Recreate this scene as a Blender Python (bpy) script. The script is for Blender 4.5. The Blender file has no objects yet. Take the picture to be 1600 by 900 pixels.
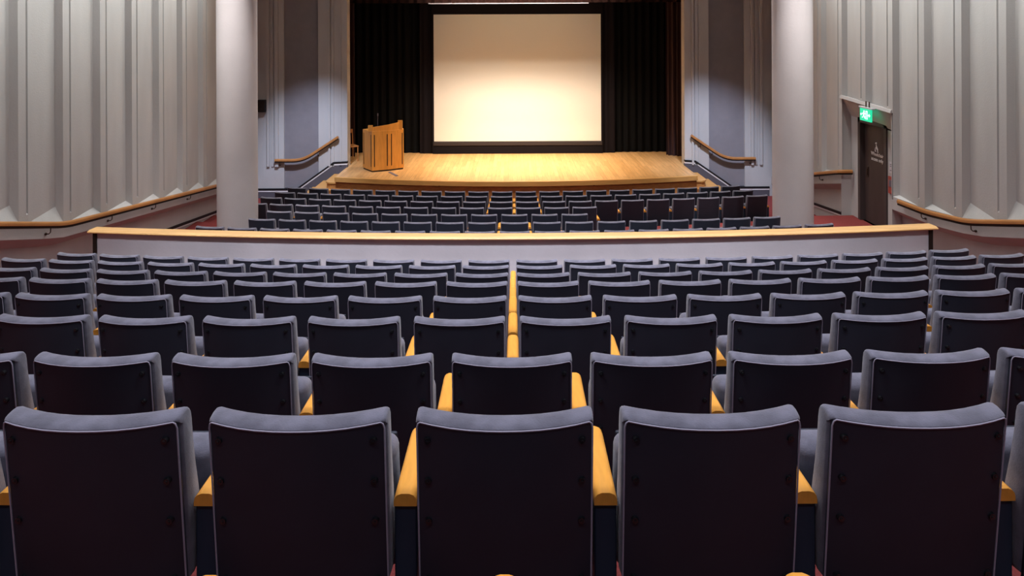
import bpy, bmesh, math, random
from mathutils import Vector, Matrix
random.seed(4)
PI = math.pi
scene = bpy.context.scene
COL = scene.collection

# ------------------------------------------------------------------ camera
EYE = 4.61                      # eye height above the lowest floor of the hall
F = 1110.0                      # focal length in pixels of the 1600 wide frame
cam_d = bpy.data.cameras.new('camera')
cam = bpy.data.objects.new('camera', cam_d)
COL.objects.link(cam)
cam.location = (0, 0, EYE)
cam.rotation_euler = (PI / 2, 0.0042, 0)
cam_d.sensor_width = 36.0
cam_d.lens = F / 1600 * 36
cam_d.shift_y = -400 / 1600
cam_d.clip_start = 0.05
cam_d.clip_end = 80
scene.camera = cam

# ------------------------------------------------------------------ world, exposure
w = bpy.data.worlds.new('world')
scene.world = w
w.use_nodes = True
w.node_tree.nodes['Background'].inputs[0].default_value = (0.75, 0.72, 0.80, 1)
w.node_tree.nodes['Background'].inputs[1].default_value = 0.02
scene.view_settings.view_transform = 'Standard'
scene.view_settings.look = 'None'
scene.view_settings.exposure = 0.0
scene.view_settings.gamma = 1.0
scene.view_settings.use_curve_mapping = False

# ------------------------------------------------------------------ lights
def aim(o, target):
    d = Vector(target) - Vector(o.location)
    o.rotation_euler = d.to_track_quat('-Z', 'Y').to_euler()

def area(name, loc, target, sx, sy, power, color, spread=180):
    l = bpy.data.lights.new(name, 'AREA')
    l.shape = 'RECTANGLE'; l.size = sx; l.size_y = sy
    l.energy = power; l.color = color; l.spread = math.radians(spread)
    o = bpy.data.objects.new(name, l); COL.objects.link(o)
    o.location = loc; aim(o, target)
    return o

def spot(name, loc, target, power, color, angle, blend=0.6, radius=0.08):
    l = bpy.data.lights.new(name, 'SPOT')
    l.energy = power; l.color = color; l.spot_size = math.radians(angle)
    l.spot_blend = blend; l.shadow_soft_size = radius
    o = bpy.data.objects.new(name, l); COL.objects.link(o)
    o.location = loc; aim(o, target)
    return o

CEIL = 7.4
NEUT = (1.0, 0.95, 0.94)
COOL = (0.88, 0.90, 1.0)
WARM = (1.0, 0.74, 0.42)
# rows of downlights over the raked seats
for i, (y, p) in enumerate(((-0.6, 40), (2.4, 105), (5.2, 120), (8.0, 120))):
    area('seating_light_%d' % i, (0, y, CEIL - 0.15), (0, y + 0.5, 2), 7.0, 0.5, p, (0.74, 0.82, 1.0) if i == 0 else COOL, 110)  # first one: unseen bluish fill added to lift the near seat backs
area('seating_light_lower', (0, 15.0, CEIL - 0.15), (0, 14.3, 0.8), 9.0, 0.5, 280, NEUT, 110)
area('parapet_fill', (0, 5.6, CEIL - 0.15), (0, 9.5, 1.4), 10.0, 0.3, 98, COOL, 50)  # unseen lamp added to brighten the parapet face
# wall washers close to the ceiling edge
for s in (-1, 1):
    for k in range(6):
        y = 6.2 + 1.95 * k
        area('wall_washer_%d_%d' % (s, k), (s * 6.0, y, CEIL - 0.12), (s * 7.2, y - 0.7, 4.4), 0.6, 0.3, 36, (0.97, 1.0, 0.96), 120)
    # downlights over the columns
    spot('column_light_%d' % s, (s * 5.2, 12.0, CEIL - 0.1), (s * 5.2, 12.94, 4.95), 800, NEUT, 30, 0.9)
    spot('column_fill_%d' % s, (s * 5.0, 9.2, CEIL - 0.1), (s * 5.2, 13.0, 3.0), 520, NEUT, 40, 0.8)
    # cool spots that pick out the lower walls beside the stage
    spot('apron_light_%d' % s, (s * 4.4, 15.4, CEIL - 0.2), (s * 5.75, 19.8, 0.1), 2500, (0.68, 0.77, 1.0), 36, 0.9)
# warm light row in front of the pelmet: it cuts the beam above the lower half of the screen
area('stage_light', (0.16, 19.35, CEIL - 0.12), (0.16, 21.2, 0.9), 4.6, 0.6, 270, (1.0, 0.85, 0.66), 70)
area('stage_fill', (0.16, 20.8, 6.9), (0.16, 21.45, 3.2), 4.6, 0.2, 16, WARM, 110)  # weak unseen fill added behind the pelmet for the upper screen
# warm light on the front of the stage from the ceiling of the hall
area('apron_warm_light', (0.16, 17.4, CEIL - 0.15), (0.16, 19.3, 0.8), 5.0, 0.3, 110, WARM, 48)

# ------------------------------------------------------------------ materials
def srgb(r, g, b):
    def f(c):
        c /= 255.0
        return c / 12.92 if c <= 0.04045 else ((c + 0.055) / 1.055) ** 2.4
    return (f(r), f(g), f(b), 1)

def mat(name, color, rough=0.6, spec=0.3, metallic=0.0, noise=None, bump=0.0, bscale=60, sheen=0.0):
    m = bpy.data.materials.new(name); m.use_nodes = True
    nt = m.node_tree; b = nt.nodes['Principled BSDF']
    b.inputs['Base Color'].default_value = color
    b.inputs['Roughness'].default_value = rough
    b.inputs['Specular IOR Level'].default_value = spec
    b.inputs['Metallic'].default_value = metallic
    if sheen:
        b.inputs['Sheen Weight'].default_value = sheen
        b.inputs['Sheen Roughness'].default_value = 0.5
    tc = nt.nodes.new('ShaderNodeTexCoord')
    if noise:
        scale, lo, hi, stretch = noise
        mp = nt.nodes.new('ShaderNodeMapping'); mp.inputs['Scale'].default_value = stretch
        n = nt.nodes.new('ShaderNodeTexNoise'); n.inputs['Scale'].default_value = scale
        n.inputs['Detail'].default_value = 5
        mr = nt.nodes.new('ShaderNodeMapRange')
        mr.inputs['From Min'].default_value = 0.3; mr.inputs['From Max'].default_value = 0.7
        mr.inputs['To Min'].default_value = lo; mr.inputs['To Max'].default_value = hi
        mx = nt.nodes.new('ShaderNodeVectorMath'); mx.operation = 'SCALE'
        mx.inputs[0].default_value = color[:3]
        nt.links.new(tc.outputs['Object'], mp.inputs['Vector'])
        nt.links.new(mp.outputs['Vector'], n.inputs['Vector'])
        nt.links.new(n.outputs['Fac'], mr.inputs['Value'])
        nt.links.new(mr.outputs['Result'], mx.inputs['Scale'])
        nt.links.new(mx.outputs['Vector'], b.inputs['Base Color'])
    if bump:
        n2 = nt.nodes.new('ShaderNodeTexNoise'); n2.inputs['Scale'].default_value = bscale
        n2.inputs['Detail'].default_value = 4
        bp = nt.nodes.new('ShaderNodeBump'); bp.inputs['Strength'].default_value = bump
        bp.inputs['Distance'].default_value = 0.01
        nt.links.new(tc.outputs['Object'], n2.inputs['Vector'])
        nt.links.new(n2.outputs['Fac'], bp.inputs['Height'])
        nt.links.new(bp.outputs['Normal'], b.inputs['Normal'])
    return m

def plank_mat(name, c1, c2, board, length, rough, axis='Y', seam=0.35):
    """wooden boards running along the given axis"""
    m = bpy.data.materials.new(name); m.use_nodes = True
    nt = m.node_tree; b = nt.nodes['Principled BSDF']
    b.inputs['Roughness'].default_value = rough
    b.inputs['Specular IOR Level'].default_value = 0.4
    tc = nt.nodes.new('ShaderNodeTexCoord')
    mp = nt.nodes.new('ShaderNodeMapping')
    if axis == 'Y':
        mp.inputs['Rotation'].default_value = (0, 0, PI / 2)
    elif axis == 'Z':
        mp.inputs['Rotation'].default_value = (0, PI / 2, PI / 2)
    br = nt.nodes.new('ShaderNodeTexBrick')
    br.inputs['Color1'].default_value = c1; br.inputs['Color2'].default_value = c2
    br.inputs['Mortar'].default_value = tuple(v * seam for v in c1[:3]) + (1,)
    br.inputs['Scale'].default_value = 1.0
    br.inputs['Mortar Size'].default_value = 0.0022
    br.inputs['Brick Width'].default_value = length
    br.inputs['Row Height'].default_value = board
    br.offset = 0.37
    n = nt.nodes.new('ShaderNodeTexNoise'); n.inputs['Scale'].default_value = 9
    n.inputs['Detail'].default_value = 6
    mp2 = nt.nodes.new('ShaderNodeMapping'); mp2.inputs['Scale'].default_value = (0.25, 4, 1)
    mr = nt.nodes.new('ShaderNodeMapRange')
    mr.inputs['From Min'].default_value = 0.3; mr.inputs['From Max'].default_value = 0.7
    mr.inputs['To Min'].default_value = 0.82; mr.inputs['To Max'].default_value = 1.15
    mx = nt.nodes.new('ShaderNodeVectorMath'); mx.operation = 'SCALE'
    nt.links.new(tc.outputs['Object'], mp.inputs['Vector'])
    nt.links.new(mp.outputs['Vector'], br.inputs['Vector'])
    nt.links.new(mp.outputs['Vector'], mp2.inputs['Vector'])
    nt.links.new(mp2.outputs['Vector'], n.inputs['Vector'])
    nt.links.new(n.outputs['Fac'], mr.inputs['Value'])
    nt.links.new(br.outputs['Color'], mx.inputs[0])
    nt.links.new(mr.outputs['Result'], mx.inputs['Scale'])
    nt.links.new(mx.outputs['Vector'], b.inputs['Base Color'])
    return m

def emit_mat(name, color, strength):
    m = bpy.data.materials.new(name); m.use_nodes = True
    b = m.node_tree.nodes['Principled BSDF']
    b.inputs['Base Color'].default_value = (0.02, 0.02, 0.02, 1)
    b.inputs['Emission Color'].default_value = color
    b.inputs['Emission Strength'].default_value = strength
    return m

M = {}
M['plaster'] = mat('fluted plaster', (0.50, 0.492, 0.49, 1), 0.75, 0.25, noise=(3, 0.95, 1.04, (1, 1, 0.3)), bump=0.25, bscale=35)
M['recess'] = mat('grey recess paint', (0.25, 0.235, 0.255, 1), 0.8, 0.2, noise=(4, 0.95, 1.04, (1, 1, 1)), bump=0.2, bscale=90)
M['column'] = mat('column plaster', (0.52, 0.49, 0.49, 1), 0.7, 0.25, noise=(2, 0.95, 1.03, (1, 1, 1)), bump=0.2, bscale=30)
M['ceiling'] = mat('ceiling paint', (0.45, 0.43, 0.42, 1), 0.85, 0.1)
M['carpet'] = mat('red carpet', (0.22, 0.045, 0.043, 1), 0.95, 0.1, noise=(60, 0.8, 1.2, (1, 1, 1)), bump=0.4, bscale=300)
M['fabric'] = mat('grey blue velour', (0.152, 0.148, 0.19, 1), 0.9, 0.15, noise=(16, 0.74, 1.24, (1, 1, 1)), bump=0.15, bscale=200, sheen=0.35)
M['piping'] = mat('pale piping', (0.36, 0.34, 0.42, 1), 0.7, 0.2)
M['panel'] = mat('dark seat back laminate', (0.025, 0.029, 0.043, 1), 0.5, 0.3, noise=(3, 0.85, 1.2, (1, 1, 1)))
M['upright'] = mat('navy painted upright', (0.022, 0.038, 0.065, 1), 0.6, 0.3)
M['bolt'] = mat('black bolt', (0.012, 0.012, 0.014, 1), 0.3, 0.6)
M['arm'] = mat('oiled beech armrest', (0.90, 0.40, 0.06, 1), 0.42, 0.4, noise=(14, 0.88, 1.1, (3, 0.6, 1)))
M['rail'] = mat('varnished handrail wood', (0.44, 0.19, 0.06, 1), 0.4, 0.4, noise=(6, 0.85, 1.1, (1, 0.3, 1)))
M['cap'] = mat('pale oak coping', (0.74, 0.43, 0.17, 1), 0.38, 0.4, noise=(5, 0.85, 1.1, (0.3, 3, 3)))
M['parapet'] = mat('grey parapet plaster', (0.52, 0.50, 0.53, 1), 0.75, 0.2, noise=(1.6, 0.9, 1.06, (1, 1, 1)), bump=0.15, bscale=25)
M['steel'] = mat('dark rail bracket', (0.08, 0.05, 0.04, 1), 0.4, 0.5, metallic=0.6)
M['boards'] = plank_mat('stage boards', (0.62, 0.36, 0.155, 1), (0.50, 0.27, 0.105, 1), 0.11, 2.2, 0.38, 'Y')
M['fascia'] = plank_mat('stage fascia wood', (0.55, 0.25, 0.075, 1), (0.46, 0.20, 0.06, 1), 0.14, 3, 0.45, 'Z')
M['nosing'] = mat('stage nosing wood', (0.58, 0.30, 0.09, 1), 0.4, 0.4, noise=(5, 0.9, 1.1, (0.3, 3, 3)))
M['lectern'] = mat('honey oak lectern', (0.62, 0.27, 0.05, 1), 0.4, 0.4, noise=(8, 0.85, 1.12, (4, 4, 0.4)))
M['slot'] = mat('dark slot', (0.02, 0.013, 0.01, 1), 0.6, 0.2)
M['black'] = mat('black drape', (0.0045, 0.0048, 0.006, 1), 0.9, 0.1)
M['mask'] = mat('black masking', (0.009, 0.007, 0.010, 1), 0.8, 0.1)
M['brown'] = mat('maroon brown drape', (0.06, 0.032, 0.032, 1), 0.85, 0.15)
M['screen'] = mat('matt white screen', (0.80, 0.79, 0.76, 1), 0.9, 0.1)
M['dark'] = mat('black plastic', (0.01, 0.01, 0.012, 1), 0.5, 0.3)
M['skirt_black'] = mat('black skirting line', (0.012, 0.012, 0.014, 1), 0.5, 0.3)
M['skirt_white'] = mat('white skirting line', (0.75, 0.75, 0.78, 1), 0.5, 0.3)
M['skirt_grey'] = mat('slate skirting', (0.10, 0.095, 0.115, 1), 0.7, 0.2)
M['door'] = mat('dark brown door', (0.062, 0.043, 0.042, 1), 0.5, 0.3, noise=(4, 0.9, 1.1, (1, 1, 0.3)))
M['frame'] = mat('grey brown door frame', (0.065, 0.05, 0.05, 1), 0.5, 0.3)
M['white'] = mat('white lettering', (0.78, 0.76, 0.76, 1), 0.6, 0.2)
M['redbox'] = mat('red call point', (0.35, 0.06, 0.05, 1), 0.4, 0.4)
M['paper'] = mat('white notice', (0.60, 0.58, 0.62, 1), 0.7, 0.2)
M['ink'] = mat('grey print', (0.16, 0.14, 0.18, 1), 0.7, 0.2)
M['green'] = emit_mat('green exit sign', (0.01, 0.75, 0.38, 1), 1.1)
M['glow'] = emit_mat('white exit pictogram', (0.75, 1.0, 0.9, 1), 2.2)

# ------------------------------------------------------------------ mesh helpers
def bm_obj(name, bm, material, parent=None, smooth=False, kind=None, recalc=True):
    if recalc:
        bmesh.ops.recalc_face_normals(bm, faces=bm.faces)
    me = bpy.data.meshes.new(name)
    bm.to_mesh(me); bm.free()
    me.materials.append(material)
    if smooth:
        for p in me.polygons: p.use_smooth = True
        try: me.set_sharp_from_angle(angle=math.radians(38))
        except Exception: pass
    o = bpy.data.objects.new(name, me); COL.objects.link(o)
    if parent: o.parent = parent
    if kind: o['kind'] = kind
    return o

def box(bm, x0, x1, y0, y1, z0, z1, bevel=0.0, seg=2):
    r = bmesh.ops.create_cube(bm, size=1)
    vs = r['verts']
    for v in vs:
        v.co = Vector(((x0 + x1) / 2 + v.co.x * (x1 - x0), (y0 + y1) / 2 + v.co.y * (y1 - y0), (z0 + z1) / 2 + v.co.z * (z1 - z0)))
    if bevel:
        es = list({e for v in vs for e in v.link_edges})
        bmesh.ops.bevel(bm, geom=es, offset=bevel, segments=seg, profile=0.5, affect='EDGES')

def prism(bm, pts, axis, a0, a1):
    """extrude a closed 2D outline between a0 and a1 along axis"""
    def P(p, a):
        if axis == 'x': return (a, p[0], p[1])
        if axis == 'y': return (p[0], a, p[1])
        return (p[0], p[1], a)
    A = [bm.verts.new(P(p, a0)) for p in pts]
    B = [bm.verts.new(P(p, a1)) for p in pts]
    n = len(pts)
    for i in range(n):
        bm.faces.new((A[i], A[(i + 1) % n], B[(i + 1) % n], B[i]))
    bm.faces.new(A); bm.faces.new(B[::-1])

def sweep(bm, path, profile, cap=True):
    """profile: list of (side, up) offsets swept along path of points, up stays near Z"""
    rings = []
    n = len(path)
    for i, p in enumerate(path):
        p = Vector(p)
        t = (Vector(path[min(i + 1, n - 1)]) - Vector(path[max(i - 1, 0)])).normalized()
        s = t.cross(Vector((0, 0, 1)))
        s = s.normalized() if s.length > 1e-4 else Vector((1, 0, 0))
        u = s.cross(t).normalized()
        rings.append([bm.verts.new(p + s * a + u * b) for a, b in profile])
    m = len(profile)
    for i in range(n - 1):
        for j in range(m):
            bm.faces.new((rings[i][j], rings[i][(j + 1) % m], rings[i + 1][(j + 1) % m], rings[i + 1][j]))
    if cap:
        bm.faces.new(rings[0]); bm.faces.new(rings[-1][::-1])

def circ(r, n=8, ry=None, cy=0):
    ry = ry or r
    return [(r * math.cos(2 * PI * k / n), cy + ry * math.sin(2 * PI * k / n)) for k in range(n)]

def empty(name, loc, rz=0):
    o = bpy.data.objects.new(name, None); COL.objects.link(o)
    o.location = loc; o.rotation_euler = (0, 0, rz); o.empty_display_size = 0.1
    return o

def tag(o, label, cat, group=None):
    o['label'] = label; o['category'] = cat
    if group: o['group'] = group
    return o

def structure(o):
    o['kind'] = 'structure'
    return o

def quad(bm, a, b, c, d):
    bm.faces.new([bm.verts.new(p) for p in (a, b, c, d)])

# ------------------------------------------------------------------ floor levels
ROW_UP = [(1.846 + 0.9 * i) for i in range(8)]               # distance of the seat backs of the upper rows
Z_UP = [EYE - 0.86 - h for h in (1.022, 1.280, 1.492, 1.718, 1.94, 2.178, 2.405, 2.635)]   # their floor
ROW_LO = [(16.60 - 0.9 * j) for j in range(7)]               # first = nearest the stage
Z_LO = [EYE - 4.60 + 0.0965 * j for j in range(7)]
def curv(D):                                                  # rows bend towards the stage at their ends
    return 0.0117 + (D - 8.23) * 0.00086
def bend(x, D):
    return curv(D) * x * x

W = 7.2          # side walls
XS = [-W + 0.0 + k * (2 * W) / 24 for k in range(25)]

# floor of the hall: terraces that bend with the rows
def terrace(bm, d0, d1, z, zlow, x0=-7.45, x1=7.45):
    n = 24
    xs = [x0 + (x1 - x0) * k / n for k in range(n + 1)]
    t0 = [bm.verts.new((x, d0 + bend(x, d0), z)) for x in xs]
    t1 = [bm.verts.new((x, d1 + bend(x, d1), z)) for x in xs]
    b1 = [bm.verts.new((x, d1 + bend(x, d1), zlow)) for x in xs]
    for k in range(n):
        bm.faces.new((t0[k], t0[k + 1], t1[k + 1], t1[k]))
        bm.faces.new((t1[k], t1[k + 1], b1[k + 1], b1[k]))

bm = bmesh.new()
edges = [-1.6] + [ROW_UP[0] - 1.01] + [d - 0.05 for d in ROW_UP] + [9.62]
zs = [Z_UP[0] + 0.48, Z_UP[0] + 0.256] + Z_UP
for i in range(len(zs)):
    nxt = zs[i + 1] if i + 1 < len(zs) else Z_LO[6]
    terrace(bm, edges[i], edges[i + 1], zs[i], nxt)
lo_edges = [9.62] + [ROW_LO[j] + 0.85 for j in range(6, 0, -1)]
lo_z = [Z_LO[j] for j in range(6, 0, -1)]
for i in range(6):
    terrace(bm, lo_edges[i], lo_edges[i + 1], lo_z[i], Z_LO[5 - i] if i < 5 else Z_LO[0])
terrace(bm, lo_edges[6], 20.2, Z_LO[0], Z_LO[0] - 0.2)
fl = bm_obj('floor', bm, M['carpet'], recalc=False); structure(fl)
# level landing for wheelchairs on the right, in front of the side door
bm = bmesh.new()
LZ = EYE - 4.03
pts = [(1.72, 12.95), (3.2, 13.05), (5.5, 13.35), (5.62, 11.0), (7.45, 11.3), (7.45, 15.5), (5.75, 15.45), (5.7, 15.15), (3.2, 14.72), (1.72, 14.62)]
prism(bm, pts, 'z', Z_LO[0] - 0.1, LZ)
structure(bm_obj('floor_landing', bm, M['carpet']))

# ceiling, rear wall
bm = bmesh.new(); box(bm, -7.7, 7.7, -1.8, 24.5, CEIL, CEIL + 0.2)
structure(bm_obj('ceiling', bm, M['ceiling']))
bm = bmesh.new(); box(bm, -7.7, 7.7, -1.8, -1.6, Z_LO[0] - 0.2, CEIL)
structure(bm_obj('wall_back', bm, M['plaster']))

# ------------------------------------------------------------------ side walls: pleated plaster panels
def interp(t, tab):
    if t <= tab[0][0]:
        a, b = tab[0], tab[1]
    elif t >= tab[-1][0]:
        a, b = tab[-2], tab[-1]
    else:
        for a, b in zip(tab, tab[1:]):
            if a[0] <= t <= b[0]: break
    return a[1] + (b[1] - a[1]) * (t - a[0]) / (b[0] - a[0])

RAIL_L = [(5.0, EYE - 1.33), (9.88, EYE - 2.64), (11.29, EYE - 3.02), (17.07, EYE - 3.66), (18.5, EYE - 3.82)]
RAIL_R = [(5.0, EYE - 1.35), (9.88, EYE - 2.675), (11.1, EYE - 2.99), (12.2, EYE - 3.12), (13.1, EYE - 3.15)]
RAIL_R2 = [(15.3, EYE - 3.06), (17.0, EYE - 3.43), (18.5, EYE - 3.75)]
APEX = [(5.0, EYE - 1.1), (10.38, EYE - 2.504), (11.36, EYE - 2.762), (12.47, EYE - 3.05), (13.55, EYE - 3.17), (16.68, EYE - 3.48), (19.6, EYE - 3.8)]
APEX_R = APEX[:4] + [(13.55, EYE - 3.12), (15.0, EYE - 2.95), (15.78, EYE - 3.08), (19.6, EYE - 3.85)]
REC = 0.105
def rail_z(s, d):
    if s < 0: return interp(d, RAIL_L)
    return interp(d, RAIL_R) if d < 14.5 else interp(d, RAIL_R2)

def side_wall(s, name, door=None):
    bm = bmesh.new()
    def q(a, b, z00, z01, z10=None, z11=None):
        """vertical face between plan points a and b (D, offset); bottoms z00,z10 tops z01,z11"""
        z10 = z00 if z10 is None else z10; z11 = z01 if z11 is None else z11
        quad(bm, (s * (W + a[1]), a[0], z00), (s * (W + b[1]), b[0], z10), (s * (W + b[1]), b[0], z11), (s * (W + a[1]), a[0], z01))
    k = -12
    while True:
        d = 10.31 + 1.033 * k
        d1 = d + 1.033
        if d > 19.5: break
        top = CEIL
        over = bool(door) and d > 13.0 and d1 < 15.8
        zc = lambda t: EYE - 1.56 + 0.05 * (t - 13.33)
        if over:
            z0 = zc(d + 0.5); z0a = z0 + 0.05
            low = lambda t: zc(t) - 0.01
        else:
            z0a = interp(d1, APEX if s < 0 else APEX_R)
            z0 = None
            low = lambda t: rail_z(s, t) - 0.06
        a = (d + 0.04, 0); b = (d + 0.205, 0); c = (d + 0.245, 0); e = (d1, REC); f = (d1 + 0.04, 0)
        if over: zc0, zf0 = z0, z0
        else: zc0, zf0 = rail_z(s, c[0]) + 0.015, min(rail_z(s, f[0]) + 0.015, z0a - 0.03)
        q(a, b, low(a[0]), top, low(b[0]), top)
        gz = zc0 + (0.06 if over else 0.13)
        g1 = (d + 0.21, 0.03); g2 = (d + 0.24, 0.03)
        q(b, c, low(b[0]), gz, low(c[0]), gz)
        q(b, g1, gz, top, gz + 0.03, top); q(g1, g2, gz + 0.03, top); q(g2, c, gz + 0.03, top, gz, top)
        quad(bm, (s * (W + 0), b[0], gz), (s * (W + 0), c[0], gz), (s * (W + .03), g2[0], gz + 0.03), (s * (W + .03), g1[0], gz + 0.03))
        q(c, e, zc0, top, z0a, top)
        q(e, f, z0a, top, zf0, top)
        bm.faces.new([bm.verts.new(p) for p in ((s * W, c[0], zc0), (s * W, f[0], zf0), (s * (W + REC), e[0], z0a))])
        q(c, f, low(c[0]), zc0, low(f[0]), zf0)
        k += 1
    # lip and set-back face below the handrail, shaped to cast shade on the wall
    ds = [-1.6 + k * 0.5 for k in range(44) if -1.6 + k * 0.5 < 19.8] + [19.8]
    spans = [ds] if s < 0 else [[d for d in ds if d < 13.5] + [13.5], [15.565] + [d for d in ds if d > 15.565]]
    zb = Z_LO[0] - 0.2
    for sp in spans:
        for da, db in zip(sp, sp[1:]):
            ra, rb = rail_z(s, da), rail_z(s, db)
            prof = [(0.003, -0.04), (0.003, -0.23), (0.03, -0.25), (0.20, -0.36), (0.20, None)]
            for (o0, z0), (o1, z1) in zip(prof, prof[1:]):
                A0 = ra + z0; B0 = rb + z0
                A1 = zb if z1 is None else ra + z1; B1 = zb if z1 is None else rb + z1
                quad(bm, (s * (W + o0), da, A0), (s * (W + o0), db, B0), (s * (W + o1), db, B1), (s * (W + o1), da, A1))
    bmesh.ops.remove_doubles(bm, verts=bm.verts, dist=0.0005)
    return structure(bm_obj(name, bm, M['plaster'], recalc=False))

side_wall(-1, 'wall_left')
DOOR = (13.50, 15.565)
side_wall(1, 'wall_right', DOOR)
# the recess round the side door: soffit, flat wall and returns
bm = bmesh.new()
XR = 7.42
zt0, zt1 = EYE - 1.56, EYE - 1.46
zs0, zs1 = EYE - 1.97, EYE - 1.86
D0, D1 = DOOR
dn, df = 14.11, 15.15            # door opening along the wall
zd = EYE - 1.92                   # top of opening
quad(bm, (W, D0, zt0), (W, D1, zt1), (XR, D1, zs1), (XR, D0, zs0))
zb = Z_LO[0] - 0.2
quad(bm, (XR, D0, zb), (XR, dn, zb), (XR, dn, zs0), (XR, D0, zs0))
quad(bm, (XR, dn, zd), (XR, df, zd), (XR, df, zs1), (XR, dn, zs0))
quad(bm, (XR, df, zb), (XR, D1, zb), (XR, D1, zs1), (XR, df, zs1))
quad(bm, (W, D0, zb), (XR, D0, zb), (XR, D0, zs0), (W, D0, zt0))
quad(bm, (W, D1, zb), (XR, D1, zb), (XR, D1, zs1), (W, D1, zt1))
quad(bm, (W, D0 - 0.02, zb), (W, D0, zb), (W, D0, zt0), (W, D0 - 0.02, zt0))
structure(bm_obj('wall_right_recess', bm, M['plaster'], recalc=False))
bm = bmesh.new()
for d in (0,):
    v = [(W - 0.035, D0 - 0.02, zt0 - 0.01), (W - 0.035, D1, zt1 - 0.01), (W + 0.03, D1, zt1 - 0.01), (W + 0.03, D0 - 0.02, zt0 - 0.01)]
    A = [bm.verts.new(p) for p in v]; B = [bm.verts.new((p[0] + (0.0 if i > 1 else 0.02), p[1], p[2] + 0.06)) for i, p in enumerate(v)]
    for i in range(4): bm.faces.new((A[i], A[(i + 1) % 4], B[(i + 1) % 4], B[i]))
    bm.faces.new(A); bm.faces.new(B)
structure(bm_obj('trim_canopy', bm, M['column']))
# door leaf set back in the opening, with frame
dr = empty('door_1', (XR, (dn + df) / 2, LZ)); dr['kind'] = 'structure'
hw = (df - dn) / 2; hh = zd - LZ
bm = bmesh.new(); box(bm, 0.08, 0.125, -hw + 0.02, hw - 0.02, 0.005, hh - 0.02, 0.004)
leaf = bm_obj('door_leaf', bm, M['door'], dr)
bm = bmesh.new()
for a, b in ((-hw - 0.06, -hw + 0.035), (hw - 0.035, hw + 0.06)):
    box(bm, -0.03, 0.2, a, b, 0.0, hh + 0.07, 0.006)
box(bm, -0.03, 0.2, -hw - 0.06, hw + 0.06, hh - 0.03, hh + 0.07, 0.006)
bm_obj('door_frame', bm, M['frame'], dr)
bm = bmesh.new(); box(bm, 0.065, 0.08, hw - 0.20, hw - 0.14, 0.95, 1.17, 0.004)
box(bm, 0.045, 0.067, hw - 0.185, hw - 0.155, 0.99, 1.13, 0.006)
bm_obj('door_handle', bm, M['steel'], dr)

def text_mesh(body, size, mtx, material, name, parent=None, extrude=0.002, align='CENTER', space=1.0):
    c = bpy.data.curves.new(name, 'FONT'); c.body = body; c.size = size
    c.align_x = align; c.align_y = 'CENTER'; c.extrude = extrude; c.space_line = space
    t = bpy.data.objects.new(name, c); COL.objects.link(t)
    bpy.context.view_layer.update()
    dg = bpy.context.evaluated_depsgraph_get()
    me = bpy.data.meshes.new_from_object(t.evaluated_get(dg))
    bpy.data.objects.remove(t); bpy.data.curves.remove(c)
    me.materials.clear(); me.materials.append(material)
    o = bpy.data.objects.new(name, me); COL.objects.link(o)
    o.matrix_local = mtx
    if parent: o.parent = parent
    return o
# text on a surface whose normal points to -X: local x -> -Y, local y -> Z, local z -> -X
ROTX = Matrix(((0, 0, -1, 0), (-1, 0, 0, 0), (0, 1, 0, 0), (0, 0, 0, 1)))
text_mesh('Wheelchair\naccess only', 0.105, Matrix.Translation((0.078, -0.02, 1.42)) @ ROTX, M['white'], 'lettering', dr)
# wheelchair symbol
bm = bmesh.new()
def yz_tube(bm, pts, r, x=0.116):
    sweep(bm, [(x, p[0], p[1]) for p in pts], circ(r, 6))
arc = [(-0.06 + 0.075 * math.cos(a), 1.44 + 0.075 * math.sin(a)) for a in [math.radians(t) for t in range(-50, 231, 20)]]
sgn = [( -p[0] - 0.12, p[1]) for p in arc]
yz_tube(bm, sgn, 0.012)
bmesh.ops.create_icosphere(bm, subdivisions=2, radius=0.026, matrix=Matrix.Translation((0.116, -0.05, 1.635)))
box(bm, 0.110, 0.119, -0.064, -0.038, 1.46, 1.61)
box(bm, 0.110, 0.119, -0.115, -0.045, 1.455, 1.478)
box(bm, 0.110, 0.119, -0.10, -0.045, 1.53, 1.55)
yz_tube(bm, [(-0.108, 1.47), (-0.135, 1.38), (-0.16, 1.385)], 0.011)
bmesh.ops.scale(bm, vec=(1, 0.7, 0.7), verts=bm.verts)
bmesh.ops.translate(bm, vec=(-0.04, 0.04, 0.56), verts=bm.verts)
bm_obj('wheelchair_symbol', bm, M['white'], dr)

# exit sign hung under the canopy
es = empty('exit_sign', (7.10, 14.27, EYE - 1.82), math.radians(-90)); 
tag(es, 'lit green exit sign hanging above the dark side door', 'exit sign')
bm = bmesh.new(); box(bm, -0.22, 0.22, -0.012, 0.02, 0.0, 0.25, 0.004)
bm_obj('sign_panel', bm, M['green'], es)
bm = bmesh.new(); box(bm, -0.24, 0.30, -0.03, 0.04, 0.252, 0.285, 0.004)
bm_obj('housing', bm, M['paper'], es)
bm = bmesh.new(); box(bm, -0.01, 0.01, -0.005, 0.015, 0.285, 0.40); box(bm, 0.12, 0.14, -0.005, 0.015, 0.285, 0.40)
bm_obj('hanger', bm, M['steel'], es)
bm = bmesh.new()   # running figure, arrow and doorway
yf = -0.0145
def pict(pts):
    prism(bm, [(x * 1.5, z) for x, z in pts], 'y', yf, yf + 0.004)
pict([(-0.03 + 0.016 * math.cos(a), 0.195 + 0.016 * math.sin(a)) for a in [2 * PI * k / 10 for k in range(10)]])
pict([(-0.052, 0.17), (-0.02, 0.175), (0.0, 0.14), (-0.012, 0.132), (-0.024, 0.15), (-0.03, 0.115), (-0.052, 0.115)])
pict([(-0.05, 0.12), (-0.03, 0.12), (-0.005, 0.09), (0.0, 0.05), (-0.014, 0.05), (-0.024, 0.085)])
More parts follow.
